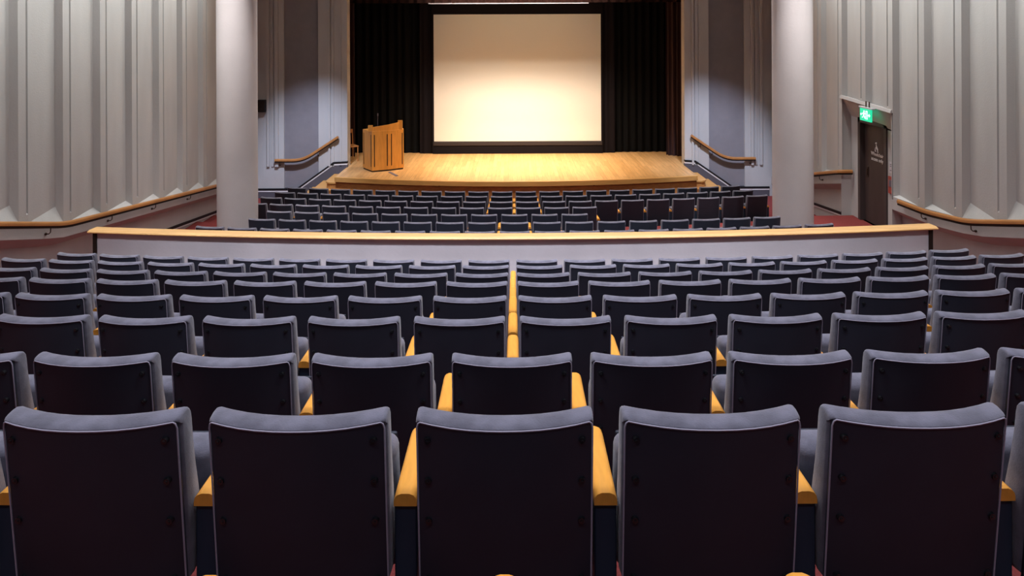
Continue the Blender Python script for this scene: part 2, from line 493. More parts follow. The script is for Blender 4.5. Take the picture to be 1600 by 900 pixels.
pict([(-0.05, 0.12), (-0.034, 0.115), (-0.055, 0.065), (-0.09, 0.06), (-0.09, 0.072), (-0.063, 0.077)])
pict([(-0.05, 0.168), (-0.046, 0.155), (-0.075, 0.13), (-0.085, 0.138)])
pict([(0.015, 0.04), (0.015, 0.21), (0.06, 0.21), (0.06, 0.04), (0.05, 0.04), (0.05, 0.2), (0.025, 0.2), (0.025, 0.04)])
pict([(0.07, 0.115), (0.10, 0.115), (0.10, 0.09), (0.13, 0.125), (0.10, 0.16), (0.10, 0.135), (0.07, 0.135)])
pict([(-0.125, 0.105), (-0.1, 0.105), (-0.1, 0.145), (-0.125, 0.145)])
bm_obj('pictogram', bm, M['glow'], es)

# notice and red call point beside the door
nt_ = empty('wall_notice', (XR, 13.87, EYE - 2.70))
tag(nt_, 'small white printed notice on the wall right of the side door', 'notice')
bm = bmesh.new(); box(bm, -0.008, -0.001, -0.11, 0.11, -0.10, 0.12, 0.001); bm_obj('sheet', bm, M['paper'], nt_)
bm = bmesh.new()
for z in (0.07, 0.035, -0.01, -0.045):
    box(bm, -0.0105, -0.007, -0.075, 0.08 if z != -0.01 else 0.03, z - 0.008, z + 0.008)
bm_obj('printed_lines', bm, M['ink'], nt_)
cp = empty('call_point', (XR, 13.90, EYE - 3.03))
tag(cp, 'tall narrow red call point box on the wall below the notice', 'call point')
bm = bmesh.new(); box(bm, -0.03, -0.001, -0.09, 0.09, -0.17, 0.17, 0.008); bm_obj('casing', bm, M['redbox'], cp)
bm = bmesh.new(); box(bm, -0.036, -0.028, -0.05, 0.05, -0.03, 0.1, 0.004); bm_obj('cover_plate', bm, M['ink'], cp)

for sd, nm in ((-1, 'left'), (1, 'right')):
    bm = bmesh.new(); a, b = sorted((sd * 7.75, sd * 7.95)); box(bm, a, b, -1.8, 24.5, Z_LO[0] - 0.2, CEIL)
    structure(bm_obj('wall_outer_' + nm, bm, M['mask']))
# ------------------------------------------------------------------ columns
for s, cx, lab in ((-1, -5.15, 'column_left'), (1, 5.245, 'column_right')):
    bm = bmesh.new()
    bmesh.ops.create_cone(bm, cap_ends=True, segments=64, radius1=0.362, radius2=0.362, depth=CEIL - Z_LO[0] + 0.3,
                          matrix=Matrix.Translation((cx, 13.3, (CEIL + Z_LO[0] - 0.3) / 2)))
    o = bm_obj(lab, bm, M['column'], smooth=True); structure(o)

# ------------------------------------------------------------------ front walls beside the stage
DF = 19.8
XL, XRR = -4.60, 4.80           # stage opening
STAGE = EYE - 3.75
def fwx(px): return (px - 800) * DF / F
def front_wall(s, name, edge, recess, ridges):
    bm = bmesh.new()
    zb = Z_LO[0] - 0.2
    xo = s * 7.6
    x0, x1 = recess
    lo, hi = sorted((edge, x1 if s < 0 and False else (x0 if abs(x0) < abs(x1) else x1)))
    inner = (x0 if abs(x0) < abs(x1) else x1); outer = (x1 if abs(x0) < abs(x1) else x0)
    a, b = sorted((edge, inner)); box(bm, a, b, DF, DF + 0.35, zb, CEIL)
    a, b = sorted((outer, xo)); box(bm, a, b, DF, DF + 0.35, zb, CEIL)
    for (r0, r1, t) in ridges:
        box(bm, min(r0, r1), max(r0, r1), DF - t, DF + 0.01, EYE - 3.72, CEIL)
    o = structure(bm_obj(name, bm, M['plaster']))
    bm = bmesh.new(); a, b = sorted((inner, outer)); box(bm, a, b, DF + 0.07, DF + 0.34, zb, CEIL)
    structure(bm_obj(name + '_panel', bm, M['recess']))
front_wall(-1, 'wall_front_left', XL, (fwx(443), fwx(497)),
           [(fwx(417), fwx(421), .05), (fwx(424), fwx(427), .03), (fwx(430), fwx(435), .07), (fwx(513), fwx(516), .05), (fwx(518), fwx(521.5), .03), (fwx(530), fwx(533), .02)])
front_wall(1, 'wall_front_right', XRR, (fwx(1107), fwx(1163)),
           [(fwx(1172), fwx(1176), .06), (fwx(1179), fwx(1182), .03), (fwx(1186), fwx(1190), .05), (fwx(1080), fwx(1083), .05), (fwx(1085), fwx(1089), .03), (fwx(1091), fwx(1093), .02)])

# skirting with a black and a white line that climbs beside the stage steps
def zfl(h): return EYE - h
SK_L = [(-7.15, zfl(4.33)), (-6.02, zfl(4.33)), (-4.99, zfl(3.60)), (XL + 0.005, zfl(3.58))]
SK_R = [(7.15, zfl(4.33)), (6.15, zfl(4.33)), (5.10, zfl(3.60)), (XRR - 0.005, zfl(3.58))]
def skirting(path, name):
    for (o0, o1, t, m, nm) in ((0.0, -0.055, 0.035, M['skirt_black'], '_dark_line'), (-0.055, -0.095, 0.03, M['skirt_white'], '_white_line')):
        bm = bmesh.new()
        for (xa, za), (xb, zb) in zip(path, path[1:]):
            A = [(xa, DF - t, za + o0), (xb, DF - t, zb + o0), (xb, DF - t, zb + o1), (xa, DF - t, za + o1)]
            va = [bm.verts.new(p) for p in A]; vb = [bm.verts.new((p[0], DF + 0.08, p[2])) for p in A]
            bm.faces.new(va); bm.faces.new(vb)
            for i in range(4): bm.faces.new((va[i], va[(i + 1) % 4], vb[(i + 1) % 4], vb[i]))
        structure(bm_obj(name + nm, bm, m))
    bm = bmesh.new()
    low = Z_LO[0] - 0.05
    for (xa, za), (xb, zb) in zip(path, path[1:]):
        A = [(xa, DF - 0.02, za - 0.09), (xb, DF - 0.02, zb - 0.09), (xb, DF - 0.02, low), (xa, DF - 0.02, low)]
        va = [bm.verts.new(p) for p in A]; vb = [bm.verts.new((p[0], DF + 0.08, p[2])) for p in A]
        bm.faces.new(va); bm.faces.new(vb)
        for i in range(4): bm.faces.new((va[i], va[(i + 1) % 4], vb[(i + 1) % 4], vb[i]))
    structure(bm_obj(name, bm, M['skirt_grey']))
skirting(SK_L, 'baseboard_front_left')
skirting(SK_R, 'baseboard_front_right')
# side wall skirting following the sloping floor
def side_skirt(s, pts, name):
    for (o0, o1, t, m, nm) in ((0.0, -0.055, 0.03, M['skirt_black'], ''), (-0.055, -0.085, 0.025, M['skirt_white'], '_white_line')):
        bm = bmesh.new()
        for (da, za, xa), (db, zb_, xb) in zip(pts, pts[1:]):
            A = [(s * (xa - t), da, za + o0), (s * (xb - t), db, zb_ + o0), (s * (xb - t), db, zb_ + o1), (s * (xa - t), da, za + o1)]
            va = [bm.verts.new(p) for p in A]; vb = [bm.verts.new((s * (xa + 0.03), p[1], p[2])) for p in A]
            bm.faces.new(va); bm.faces.new(vb)
            for i in range(4): bm.faces.new((va[i], va[(i + 1) % 4], vb[(i + 1) % 4], vb[i]))
        structure(bm_obj(name + nm, bm, m))
side_skirt(-1, [(9.6, EYE - 3.72, W + .2), (12.2, EYE - 3.87, W + .2), (19.8, EYE - 4.63, W + .2)], 'baseboard_left')
side_skirt(1, [(15.57, EYE - 3.88, W + .2), (15.9, EYE - 3.93, W + .2), (15.95, EYE - 4.08, W + .2), (17.3, EYE - 4.2, W + .2), (19.8, EYE - 4.5, W + .2)], 'baseboard_right')

# ------------------------------------------------------------------ stage
def stage_front(x):      # bowed apron
    return 17.86 + 0.0285 * (x - 0.1) ** 2
bm = bmesh.new()
xa, xb = -4.62, 4.80
n = 24
fr = [(xa + (xb - xa) * k / n) for k in range(n + 1)]
out = [(x, stage_front(x)) for x in fr] + [(xb, 19.79), (5.6, 20.16), (5.6, 23.6), (-5.6, 23.6), (-5.6, 20.16), (xa, 19.79)]
out = [(x, y) for x, y in out]
prism(bm, out, 'z', STAGE - 0.03, STAGE)
sf = bm_obj('floor_stage', bm, M['boards']); structure(sf)
bm = bmesh.new()
path = [(x, stage_front(x) - 0.02, STAGE - 0.062) for x in fr]
sweep(bm, path, [(-0.03, -0.06), (0.03, -0.06), (0.03, 0.055), (0.02, 0.066), (-0.03, 0.066)])
structure(bm_obj('trim_stage_nosing', bm, M['nosing']))
bm = bmesh.new()
lo_, hi_ = Z_LO[0] - 0.05, STAGE - 0.1
A = [bm.verts.new((x, stage_front(x) + 0.03, lo_)) for x in fr] + [bm.verts.new((xb, 19.78, lo_)), bm.verts.new((xa, 19.78, lo_))]
B = [bm.verts.new((v.co.x, v.co.y, hi_)) for v in A]
for i in range(len(A)): bm.faces.new((A[i], A[(i + 1) % len(A)], B[(i + 1) % len(A)], B[i]))
structure(bm_obj('wall_stage_front', bm, M['fascia']))

# steps at both ends of the apron, curved round its corner
for s, x_in, nm in ((-1, xa, 'left'), (1, xb, 'right')):
    st = empty('stage_steps', (x_in, 19.0, Z_LO[0]))
    tag(st, 'oak steps climbing to the stage at its %s end' % nm, 'steps', )
    for k in range(4):
        ztop = STAGE - 0.178 * (k + 1) - Z_LO[0] + 0.0
        reach = 0.34 + 0.30 * k
        bm = bmesh.new()
        r = reach
        pts = [(0.004 * s, 0.76)]
        pts.append((s * r, 0.76))
        yfront = -0.45 - 0.0 * k
        pts.append((s * r, -0.1))
        for a in (20, 45, 70):
            pts.append((s * (r - 0.25 + 0.25 * math.cos(math.radians(a))), -0.1 - (0.28 + 0.06 * k) * math.sin(math.radians(a))))
        pts.append((s * (r - 0.25), -0.38 - 0.06 * k))
        pts.append((0.004 * s, -0.38 - 0.06 * k))
        prism(bm, pts, 'z', ztop - 0.035, ztop)
        bm_obj('tread', bm, M['nosing'], st)
        bm = bmesh.new()
        p2 = [(x * (1 - 0.02 / max(r, .1)) if abs(x) > 0.1 else x, y + (0.02 if y < 0.7 else 0)) for x, y in pts]
        prism(bm, p2, 'z', max(ztop - 0.178 - 0.035, -0.02) if k < 3 else -0.02, ztop - 0.036)
        bm_obj('riser', bm, M['fascia'], st)

# stage house: side walls, back wall, header
bm = bmesh.new(); box(bm, -5.9, 6.0, 23.5, 23.7, STAGE - 0.3, CEIL); structure(bm_obj('wall_stage_back', bm, M['mask']))
bm = bmesh.new(); box(bm, -5.8, -5.6, DF + 0.35, 23.6, STAGE - 0.3, CEIL); structure(bm_obj('wall_stage_left', bm, M['mask']))
bm = bmesh.new(); box(bm, 5.6, 5.8, DF + 0.35, 23.6, STAGE - 0.3, CEIL); structure(bm_obj('wall_stage_right', bm, M['mask']))

# curtains
def curtain(name, p0, p1, z0, z1, folds, amp, material, label, thick=0.012, flare=0.0, group=None):
    bm = bmesh.new()
    p0 = Vector(p0); p1 = Vector(p1)
    L = (p1 - p0).length; t = (p1 - p0) / L; nn = Vector((-t.y, t.x))
    N = folds * 8
    rows = 7
    rnd = random.Random(name + label)
    ph = [rnd.uniform(-0.6, 0.6) for _ in range(folds + 2)]
    def pt(i, j, off):
        u = i / N
        a = u * folds * 2 * PI + ph[int(u * folds)] * 0.5
        v = j / (rows - 1)
        am = amp * (1.0 + 0.35 * math.sin(3.1 * u * folds + 2 * v)) * (1 + flare * (1 - v))
        q = p0 + t * (u * L) + nn * (am * math.sin(a) + off)
        return (q.x, q.y, z0 + (z1 - z0) * v)
    F_ = [[bm.verts.new(pt(i, j, 0)) for j in range(rows)] for i in range(N + 1)]
    B_ = [[bm.verts.new(pt(i, j, thick)) for j in range(rows)] for i in range(N + 1)]
    for i in range(N):
        for j in range(rows - 1):
            bm.faces.new((F_[i][j], F_[i + 1][j], F_[i + 1][j + 1], F_[i][j + 1]))
            bm.faces.new((B_[i][j], B_[i][j + 1], B_[i + 1][j + 1], B_[i + 1][j]))
        bm.faces.new((F_[i][0], B_[i][0], B_[i + 1][0], F_[i + 1][0]))
        bm.faces.new((F_[i][-1], F_[i + 1][-1], B_[i + 1][-1], B_[i][-1]))
    for i in (0, N):
        for j in range(rows - 1):
            bm.faces.new((F_[i][j], F_[i][j + 1], B_[i][j + 1], B_[i][j]))
    o = bm_obj(name, bm, material, smooth=True)
    tag(o, label, 'curtain', group)
    return o
curtain('stage_curtain', (-5.0, 22.15), (-2.75, 22.1), STAGE + 0.005, 6.9, 9, 0.035, M['black'], 'black curtain hanging behind the lectern, left of the screen')
curtain('stage_curtain', (2.95, 22.1), (5.0, 22.15), STAGE + 0.005, 6.9, 9, 0.035, M['black'], 'black curtain hanging to the right of the screen')
curtain('masking_curtain', (-2.86, 21.98), (-2.46, 21.98), STAGE + 0.005, 6.9, 2, 0.012, M['mask'], 'narrow black masking strip along the left edge of the screen')
curtain('masking_curtain', (2.79, 21.98), (3.17, 21.98), STAGE + 0.005, 6.9, 2, 0.012, M['mask'], 'narrow black masking strip along the right edge of the screen')
curtain('side_curtain', (-5.35, 21.1), (-4.78, 21.55), STAGE + 0.005, 6.9, 5, 0.05, M['brown'], 'dark maroon curtain drawn aside at the left edge of the stage')
curtain('side_curtain', (4.66, 21.55), (5.35, 21.1), STAGE + 0.005, 6.9, 6, 0.05, M['brown'], 'dark maroon curtain drawn aside at the right edge of the stage')
curtain('pelmet_curtain', (-4.9, 20.5), (5.05, 20.5), EYE + 0.845, CEIL - 0.02, 40, 0.04, mat('dark pelmet velvet', (0.018, 0.007, 0.006, 1), 0.9, 0.1), 'maroon pelmet curtain across the top of the stage opening')
bm = bmesh.new(); box(bm, -2.4, 2.2, 20.40, 20.44, EYE + 0.81, EYE + 0.835, 0.004)
tag(bm_obj('lighting_bar', bm, M['piping']), 'thin pale bar just under the pelmet above the screen', 'bar')

# projection screen
ps = empty('projection_screen', (0.16, 21.9, STAGE + 0.005))
tag(ps, 'large white projection screen with black border above the stage floor', 'screen')
zt = EYE + 0.54 - STAGE; zb_ = EYE - 3.37 - STAGE
bm = bmesh.new(); box(bm, -2.575, 2.575, -0.006, 0.006, zb_, zt); bm_obj('screen_surface', bm, M['screen'], ps)
bm = bmesh.new(); box(bm, -2.64, 2.64, 0.007, 0.03, 0.02, zt + 0.4); bm_obj('backing', bm, M['mask'], ps)
bm = bmesh.new(); box(bm, -2.6, 2.6, -0.03, 0.006, zb_ - 0.13, zb_ - 0.01, 0.01); bm_obj('bottom_bar', bm, mat('dark grey batten', (0.035, 0.028, 0.032, 1), 0.6), ps)
bm = bmesh.new(); box(bm, -2.62, 2.62, -0.015, 0.006, 0.0, zb_ - 0.135, 0.004); bm_obj('skirt', bm, M['mask'], ps)

# ------------------------------------------------------------------ lectern
def px2x(px, D): return (px - 800) * D / F
LD = 19.35
lec = empty('lectern', (px2x(597, LD), LD, STAGE), 0)
tag(lec, 'honey coloured oak lectern with dark vertical slots standing on the stage', 'lectern')
# plan: faceted front facing the hall
front = [(-0.60, 0.22), (-0.24, -0.30), (0.20, -0.10), (0.57, 0.16), (0.52, 0.42), (-0.45, 0.42)]
bm = bmesh.new()
prism(bm, [(x * 0.97, y * 0.97) for x, y in front], 'z', 0.04, 1.09)
bm_obj('body', bm, M['lectern'], lec)
bm = bmesh.new(); prism(bm, [(x * 0.94, y * 0.92) for x, y in front], 'z', 0.0, 0.04); bm_obj('plinth', bm, M['slot'], lec)
bm = bmesh.new()
for (a, b) in zip(front[:3], front[1:4]):
    a = Vector(a) * 0.975; b = Vector(b) * 0.975
    t = (b - a).normalized(); L = (b - a).length
    n_ = Vector((t.y, -t.x))
    for u in (0.07, L - 0.05):
        c = a + t * u
        vs = [c - t * 0.012 + n_ * 0.004, c + t * 0.012 + n_ * 0.004, c + t * 0.012 - n_ * 0.01, c - t * 0.012 - n_ * 0.01]
        prism(bm, [(v.x, v.y) for v in vs], 'z', 0.14, 1.0)
bm_obj('slots', bm, M['slot'], lec)
# raised reading desk: screen boards with sloping tops
bm = bmesh.new()
def wallboard(bm, a, b, z0, za, zb, th=0.035):
    a = Vector(a); b = Vector(b); t = (b - a).normalized(); n_ = Vector((t.y, -t.x)) * th
    P = [(a.x, a.y), (b.x, b.y), (b.x - n_.x, b.y - n_.y), (a.x - n_.x, a.y - n_.y)]
    Z = [za, zb, zb, za]
    A = [bm.verts.new((p[0], p[1], z0)) for p in P]; B = [bm.verts.new((p[0], p[1], z)) for p, z in zip(P, Z)]
    for i in range(4): bm.faces.new((A[i], A[(i + 1) % 4], B[(i + 1) % 4], B[i]))
    bm.faces.new(A); bm.faces.new(B)
wallboard(bm, (-0.25, -0.26), (0.19, -0.07), 1.08, 1.20, 1.25)
wallboard(bm, (0.19, -0.07), (0.50, 0.15), 1.08, 1.25, 1.30)
wallboard(bm, (-0.30, -0.02), (-0.25, -0.26), 1.08, 1.14, 1.20)
bm_obj('reading_desk', bm, M['lectern'], lec)
bm = bmesh.new()
for (x, y, z) in ((-0.29, -0.20, 1.25), (0.46, 0.14, 1.34)):
    box(bm, x - 0.06, x + 0.06, y - 0.03, y + 0.03, 1.08, z, 0.004)
bm_obj('corner_post', bm, M['lectern'], lec)
bm = bmesh.new()
A = [(-0.22, -0.19, 1.17), (0.44, 0.12, 1.25), (0.40, 0.38, 1.12), (-0.22, 0.38, 1.10)]
va = [bm.verts.new(p) for p in A]; vb = [bm.verts.new((p[0], p[1], p[2] - 0.02)) for p in A]
bm.faces.new(va); bm.faces.new(vb)
for i in range(4): bm.faces.new((va[i], va[(i + 1) % 4], vb[(i + 1) % 4], vb[i]))
bm_obj('desk_top', bm, M['slot'], lec)
bm = bmesh.new()
sweep(bm, [(-0.12, -0.05, 1.1), (-0.12, -0.055, 1.32), (-0.115, -0.06, 1.5)], circ(0.006, 6))
bmesh.ops.create_cone(bm, cap_ends=True, segments=10, radius1=0.013, radius2=0.016, depth=0.07, matrix=Matrix.Translation((-0.115, -0.06, 1.52)))
bm_obj('microphone', bm, M['ink'], lec)
fp = empty('floor_cable_cover', (px2x(613.5, 18.8), 18.8, STAGE), math.radians(29))
tag(fp, 'short dark strip lying on the stage boards in front of the lectern', 'cable cover')
bm = bmesh.new()
prism(bm, [(-0.04, 0), (0.04, 0), (0.025, 0.018), (-0.025, 0.018)], 'y', -0.3, 0.3)
bm_obj('strip', bm, M['ink'], fp)

# slatted wooden chair standing in the left wing
ch = empty('slat_back_chair', (px2x(545, 20.75), 20.75, STAGE), math.radians(35))
tag(ch, 'brown wooden slat back chair half hidden at the left wing', 'chair')
bm = bmesh.new(); box(bm, -0.21, 0.21, -0.2, 0.2, 0.42, 0.46, 0.01); bm_obj('seat', bm, M['rail'], ch)
for sx in (-0.185, 0.185):
    bm = bmesh.new(); sweep(bm, [(sx, 0.18, 0), (sx, 0.185, 0.45), (sx, 0.23, 0.9)], circ(0.017, 8)); bm_obj('leg', bm, M['rail'], ch)
    bm = bmesh.new(); sweep(bm, [(sx, -0.18, 0), (sx, -0.18, 0.43)], circ(0.017, 8)); bm_obj('leg', bm, M['rail'], ch)
bm = bmesh.new(); box(bm, -0.2, 0.2, 0.215, 0.24, 0.78, 0.9, 0.008); bm_obj('top_rail', bm, M['rail'], ch)
for sx in (-0.11, -0.04, 0.04, 0.11):
    bm = bmesh.new(); sweep(bm, [(sx, 0.19, 0.46), (sx, 0.226, 0.79)], circ(0.012, 6)); bm_obj('slat', bm, M['arm'], ch)

# wall loudspeaker
sp = empty('wall_speaker', (fwx(410.5), DF, zfl(2.02) + 0.0))
tag(sp, 'small black loudspeaker on the wall just right of the left column', 'speaker')
bm = bmesh.new(); box(bm, -0.105, 0.105, -0.16, -0.03, -0.17, 0.17, 0.012); bm_obj('cabinet', bm, M['dark'], sp)
bm = bmesh.new(); box(bm, -0.09, 0.09, -0.168, -0.158, -0.15, 0.15, 0.004); bm_obj('grille', bm, M['slot'], sp)
bm = bmesh.new(); box(bm, -0.02, 0.02, -0.035, -0.0, -0.03, 0.03); bm_obj('bracket', bm, M['steel'], sp)

# ------------------------------------------------------------------ handrails
def smooth_path(pts, r=0.25, n=5):
    out = [Vector(pts[0])]
    for a, b, c in zip(pts, pts[1:], pts[2:]):
        a, b, c = Vector(a), Vector(b), Vector(c)
        p = b + (a - b).normalized() * r; q = b + (c - b).normalized() * r
        for k in range(n + 1):
            t = k / n
            out.append((1 - t) ** 2 * p + 2 * t * (1 - t) * b + t * t * q)
    out.append(Vector(pts[-1]))
    return out
def rail(pts, label, out_dir, brackets, r=0.25, group=None):
    path = smooth_path(pts, r)
    root = empty('handrail', pts[0])
    tag(root, label, 'handrail', group)
    o0 = Vector(pts[0])
    loc = [p - o0 for p in path]
    bm = bmesh.new()
    prof = [(0.036 * math.cos(a), 0.0 + 0.034 * math.sin(a)) for a in [math.radians(t) for t in range(0, 181, 20)]] + [(-0.036, -0.028), (-0.022, -0.036), (0.022, -0.036), (0.036, -0.028)]
    sweep(bm, loc, prof)
    bm_obj('wooden_rail', bm, M['rail'], root, smooth=True)
    bm = bmesh.new()
    sweep(bm, [p + Vector((0, 0, -0.051)) for p in loc], [(-0.026, -0.018), (0.026, -0.018), (0.026, 0.016), (-0.026, 0.016)])
    bm_obj('under_rail', bm, M['slot'], root)  # metal strip, its dark colour also holds the shade under the rail
    od = Vector(out_dir)
    for b in brackets:
        # point on path at parameter b (distance along)
        acc = 0; pt = loc[-1]
        for p, q in zip(loc, loc[1:]):
            L = (q - p).length
            if acc + L >= b:
                pt = p + (q - p) * ((b - acc) / L); break
            acc += L
        bm = bmesh.new()
        c = pt + Vector((0, 0, -0.07))
        wallp = 0.085
        sweep(bm, [c, c + Vector((0, 0, -0.06)) + od * 0.005, c + Vector((0, 0, -0.085)) + od * 0.03, c + Vector((0, 0, -0.085)) + od * wallp], circ(0.008, 6))
        bmesh.ops.create_icosphere(bm, subdivisions=2, radius=0.022, matrix=Matrix.Translation(c + Vector((0, 0, -0.085)) + od * (wallp - 0.01)))
        bm_obj('bracket', bm, M['steel'], root, smooth=True)
    return root
XH = W - 0.085
rail([(-XH, d, z) for d, z in RAIL_L],
     'long wooden handrail running down the left wall behind the column', (-1, 0, 0), [0.8, 2.4, 4.6, 6.15, 7.85, 9.4, 10.95, 12.6])
rail([(XH, d, z) for d, z in RAIL_R],
     'wooden handrail on the right wall ending beside the side door', (1, 0, 0), [0.8, 2.4, 4.6, 6.25, 7.6])
rail([(XH + 0.27, 15.45, EYE - 3.06), (XH, 15.45, EYE - 3.06), (XH, 17.0, EYE - 3.43), (XH, 18.5, EYE - 3.75)],
     'short wooden handrail between the right column and the side door', (1, 0, 0), [1.3, 2.7], r=0.08)
YH = DF - 0.085
rail([(fwx(430), YH, zfl(3.53)), (fwx(474), YH, zfl(3.53)), (fwx(529), YH, zfl(2.89))],
     'bent wooden handrail beside the left stage steps', (0, 1, 0), [0.12, 1.25, 1.65], r=0.3)
rail([(fwx(1178), YH, zfl(3.53)), (fwx(1131), YH, zfl(3.53)), (fwx(1078), YH, zfl(2.89))],
     'bent wooden handrail beside the right stage steps', (0, 1, 0), [0.12, 1.25, 1.65], r=0.3)

# ------------------------------------------------------------------ parapet between the two blocks of seats
PD = 9.42; PC = 0.0118
def par(x): return PD + PC * x * x
pw = 5.74
pxs = [-pw + 2 * pw * k / 32 for k in range(33)]
pp = empty('parapet', (0, PD, Z_UP[7])); pp['kind'] = 'structure'
pp['label'] = 'low grey curved parapet wall between the two seating blocks'
bm = bmesh.new()
ztp = EYE - 2.745 - Z_UP[7]
A = [(x, par(x) - PD) for x in pxs] + [(x, par(x) - PD + 0.10) for x in pxs[::-1]]
prism(bm, A, 'z', Z_LO[6] - Z_UP[7] - 0.1, ztp)
bm_obj('wall_face', bm, M['parapet'], pp)
bm = bmesh.new()
for s in (-1, 1):
    x0, x1 = sorted((s * pw, s * (pw + 0.05)))
    box(bm, x0, x1, par(pw) - PD - 0.02, par(pw) - PD + 0.12, Z_LO[6] - Z_UP[7] - 0.1, ztp)
bm_obj('end_post', bm, M['slot'], pp)
bm = bmesh.new()
pc = [-(pw + 0.09) + 2 * (pw + 0.09) * k / 32 for k in range(33)]
prof = [(0.09, 0.0), (0.115, 0.006), (0.12, 0.018), (0.11, 0.030), (0.085, 0.036), (0.075, 0.042), (-0.07, 0.044), (-0.08, 0.036), (-0.08, 0.0)]
# right-hand side of travel (+X) is -Y, so positive side offsets face the camera
sweep(bm, [(x, par(x) - PD + 0.05, ztp) for x in pc], prof)
bm_obj('coping', bm, M['cap'], pp, smooth=False)

# ------------------------------------------------------------------ theatre seats
PITCH = 0.5575
HW = 0.238
SEAT_H = 0.86
def back_y(x, z):
    """rear plane of the back: reclined and wrapped round the sitter"""
    return 0.052 * (abs(x) / HW) ** 2.2 + (SEAT_H - z) * 0.11

def cushion_mesh():
    bm = bmesh.new()
    # closed profile: (y offset from rear plane, z)
    prof = [(-0.005, 0.846), (-0.006, 0.850), (0.000, 0.855), (0.012, 0.858), (0.028, 0.8605), (0.046, 0.860), (0.060, 0.854), (0.068, 0.843), (0.071, 0.825),
            (0.072, 0.76), (0.080, 0.68), (0.092, 0.60), (0.100, 0.52), (0.098, 0.44), (0.080, 0.385), (0.045, 0.365), (0.014, 0.37), (0.012, 0.60), (0.012, 0.838)]
    cols = [-1, -0.994, -0.975, -0.945, -0.8, -0.6, -0.4, -0.2, 0, 0.2, 0.4, 0.6, 0.8, 0.945, 0.975, 0.994, 1]
    rings = []
    for c in cols:
        e = 1 - abs(c)
        sh = 0.0
        if abs(c) > 0.94:          # round the ends
            u = (abs(c) - 0.94) / 0.06
            sh = 1 - math.sqrt(max(0, 1 - u * u))
        x = c * HW
        ring = []
        for (dy, z) in prof:
            cy, cz = 0.045, (0.82 if z > 0.7 else (0.45 if z < 0.5 else z))
            ky = 1 - 0.22 * sh
            yy = cy + (dy - cy) * ky
            zz = z
            if z > 0.80: zz = z - 0.012 * sh
            if z < 0.45: zz = z + 0.03 * sh
            ring.append(bm.verts.new((x, back_y(x, zz) + yy, zz)))
        rings.append(ring)
    n = len(prof)
    for a, b in zip(rings, rings[1:]):
        for j in range(n):
            bm.faces.new((a[j], a[(j + 1) % n], b[(j + 1) % n], b[j]))
    bm.faces.new(rings[0]); bm.faces.new(rings[-1][::-1])
    return bm

def panel_mesh():
    bm = bmesh.new()
    zs_ = [0.20, 0.215, 0.4, 0.6, 0.78, 0.839, 0.847]
    cols = [-1, -0.9, -0.7, -0.45, -0.2, 0, 0.2, 0.45, 0.7, 0.9, 1]
    hw = HW - 0.0065
    A, B = [], []
    for c in cols:
        ra, rb = [], []
        for z in zs_:
            x = c * hw
            if z > 0.842 and abs(c) == 1: x *= 0.97
            if z < 0.21 and abs(c) == 1: x *= 0.97
            ra.append(bm.verts.new((x, back_y(x, z) - 0.004, z)))
            rb.append(bm.verts.new((x, back_y(x, z) + 0.011, z)))
        A.append(ra); B.append(rb)
    m = len(zs_)
    for i in range(len(cols) - 1):
        for j in range(m - 1):
            bm.faces.new((A[i][j], A[i + 1][j], A[i + 1][j + 1], A[i][j + 1]))
            bm.faces.new((B[i][j], B[i][j + 1], B[i + 1][j + 1], B[i + 1][j]))
        bm.faces.new((A[i][0], B[i][0], B[i + 1][0], A[i + 1][0]))
        bm.faces.new((A[i][-1], A[i + 1][-1], B[i + 1][-1], B[i][-1]))
    for i in (0, -1):
        for j in range(m - 1):
            bm.faces.new((A[i][j], A[i][j + 1], B[i][j + 1], B[i][j]))
    return bm

def piping_mesh():
    bm = bmesh.new()
    hw = HW - 0.004
    pts = []
    for z in (0.37, 0.5, 0.65, 0.76): pts.append((-hw, z))
    pts += [(-hw, 0.828), (-hw * 0.985, 0.841), (-hw * 0.96, 0.846)]
    for c in (-0.8, -0.6, -0.4, -0.2, 0, 0.2, 0.4, 0.6, 0.8): pts.append((c * hw, 0.846))
    pts += [(hw * 0.96, 0.846), (hw * 0.985, 0.841), (hw, 0.828)]
    for z in (0.76, 0.65, 0.5, 0.37): pts.append((hw, z))
    P = [Vector((x, back_y(x, z) - 0.0065, z)) for x, z in pts]
    rings = []
    for i, p in enumerate(P):
        t = (P[min(i + 1, len(P) - 1)] - P[max(i - 1, 0)]).normalized()
        s = t.cross(Vector((0, 1, 0))).normalized()
        u = s.cross(t)
        rings.append([bm.verts.new(p + s * a + u * b) for a, b in circ(0.0026, 5)])
    for a, b in zip(rings, rings[1:]):
        for j in range(5): bm.faces.new((a[j], a[(j + 1) % 5], b[(j + 1) % 5], b[j]))
    return bm

def seat_mesh():
    """tipped-up seat cushion: a rounded slab standing nearly upright"""
    bm = bmesh.new()
    box(bm, -0.213, 0.213, -0.06, 0.055, 0.0, 0.43, 0.038, 4)
    for v in bm.verts:
        if v.co.y < 0: v.co.y -= 0.02 * (1 - (v.co.x / 0.22) ** 2) * math.sin(PI * max(0, min(1, v.co.z / 0.43)))
        v.co.y -= (v.co.z) * 0.16
    for v in bm.verts:
        v.co.y += 0.45; v.co.z += 0.183
    return bm
def pan_mesh():
    bm = bmesh.new()
    box(bm, -0.20, 0.20, 0.056, 0.072, 0.02, 0.41, 0.006, 2)
    for v in bm.verts:
        v.co.y -= v.co.z * 0.16
        v.co.y += 0.45; v.co.z += 0.183
    return bm

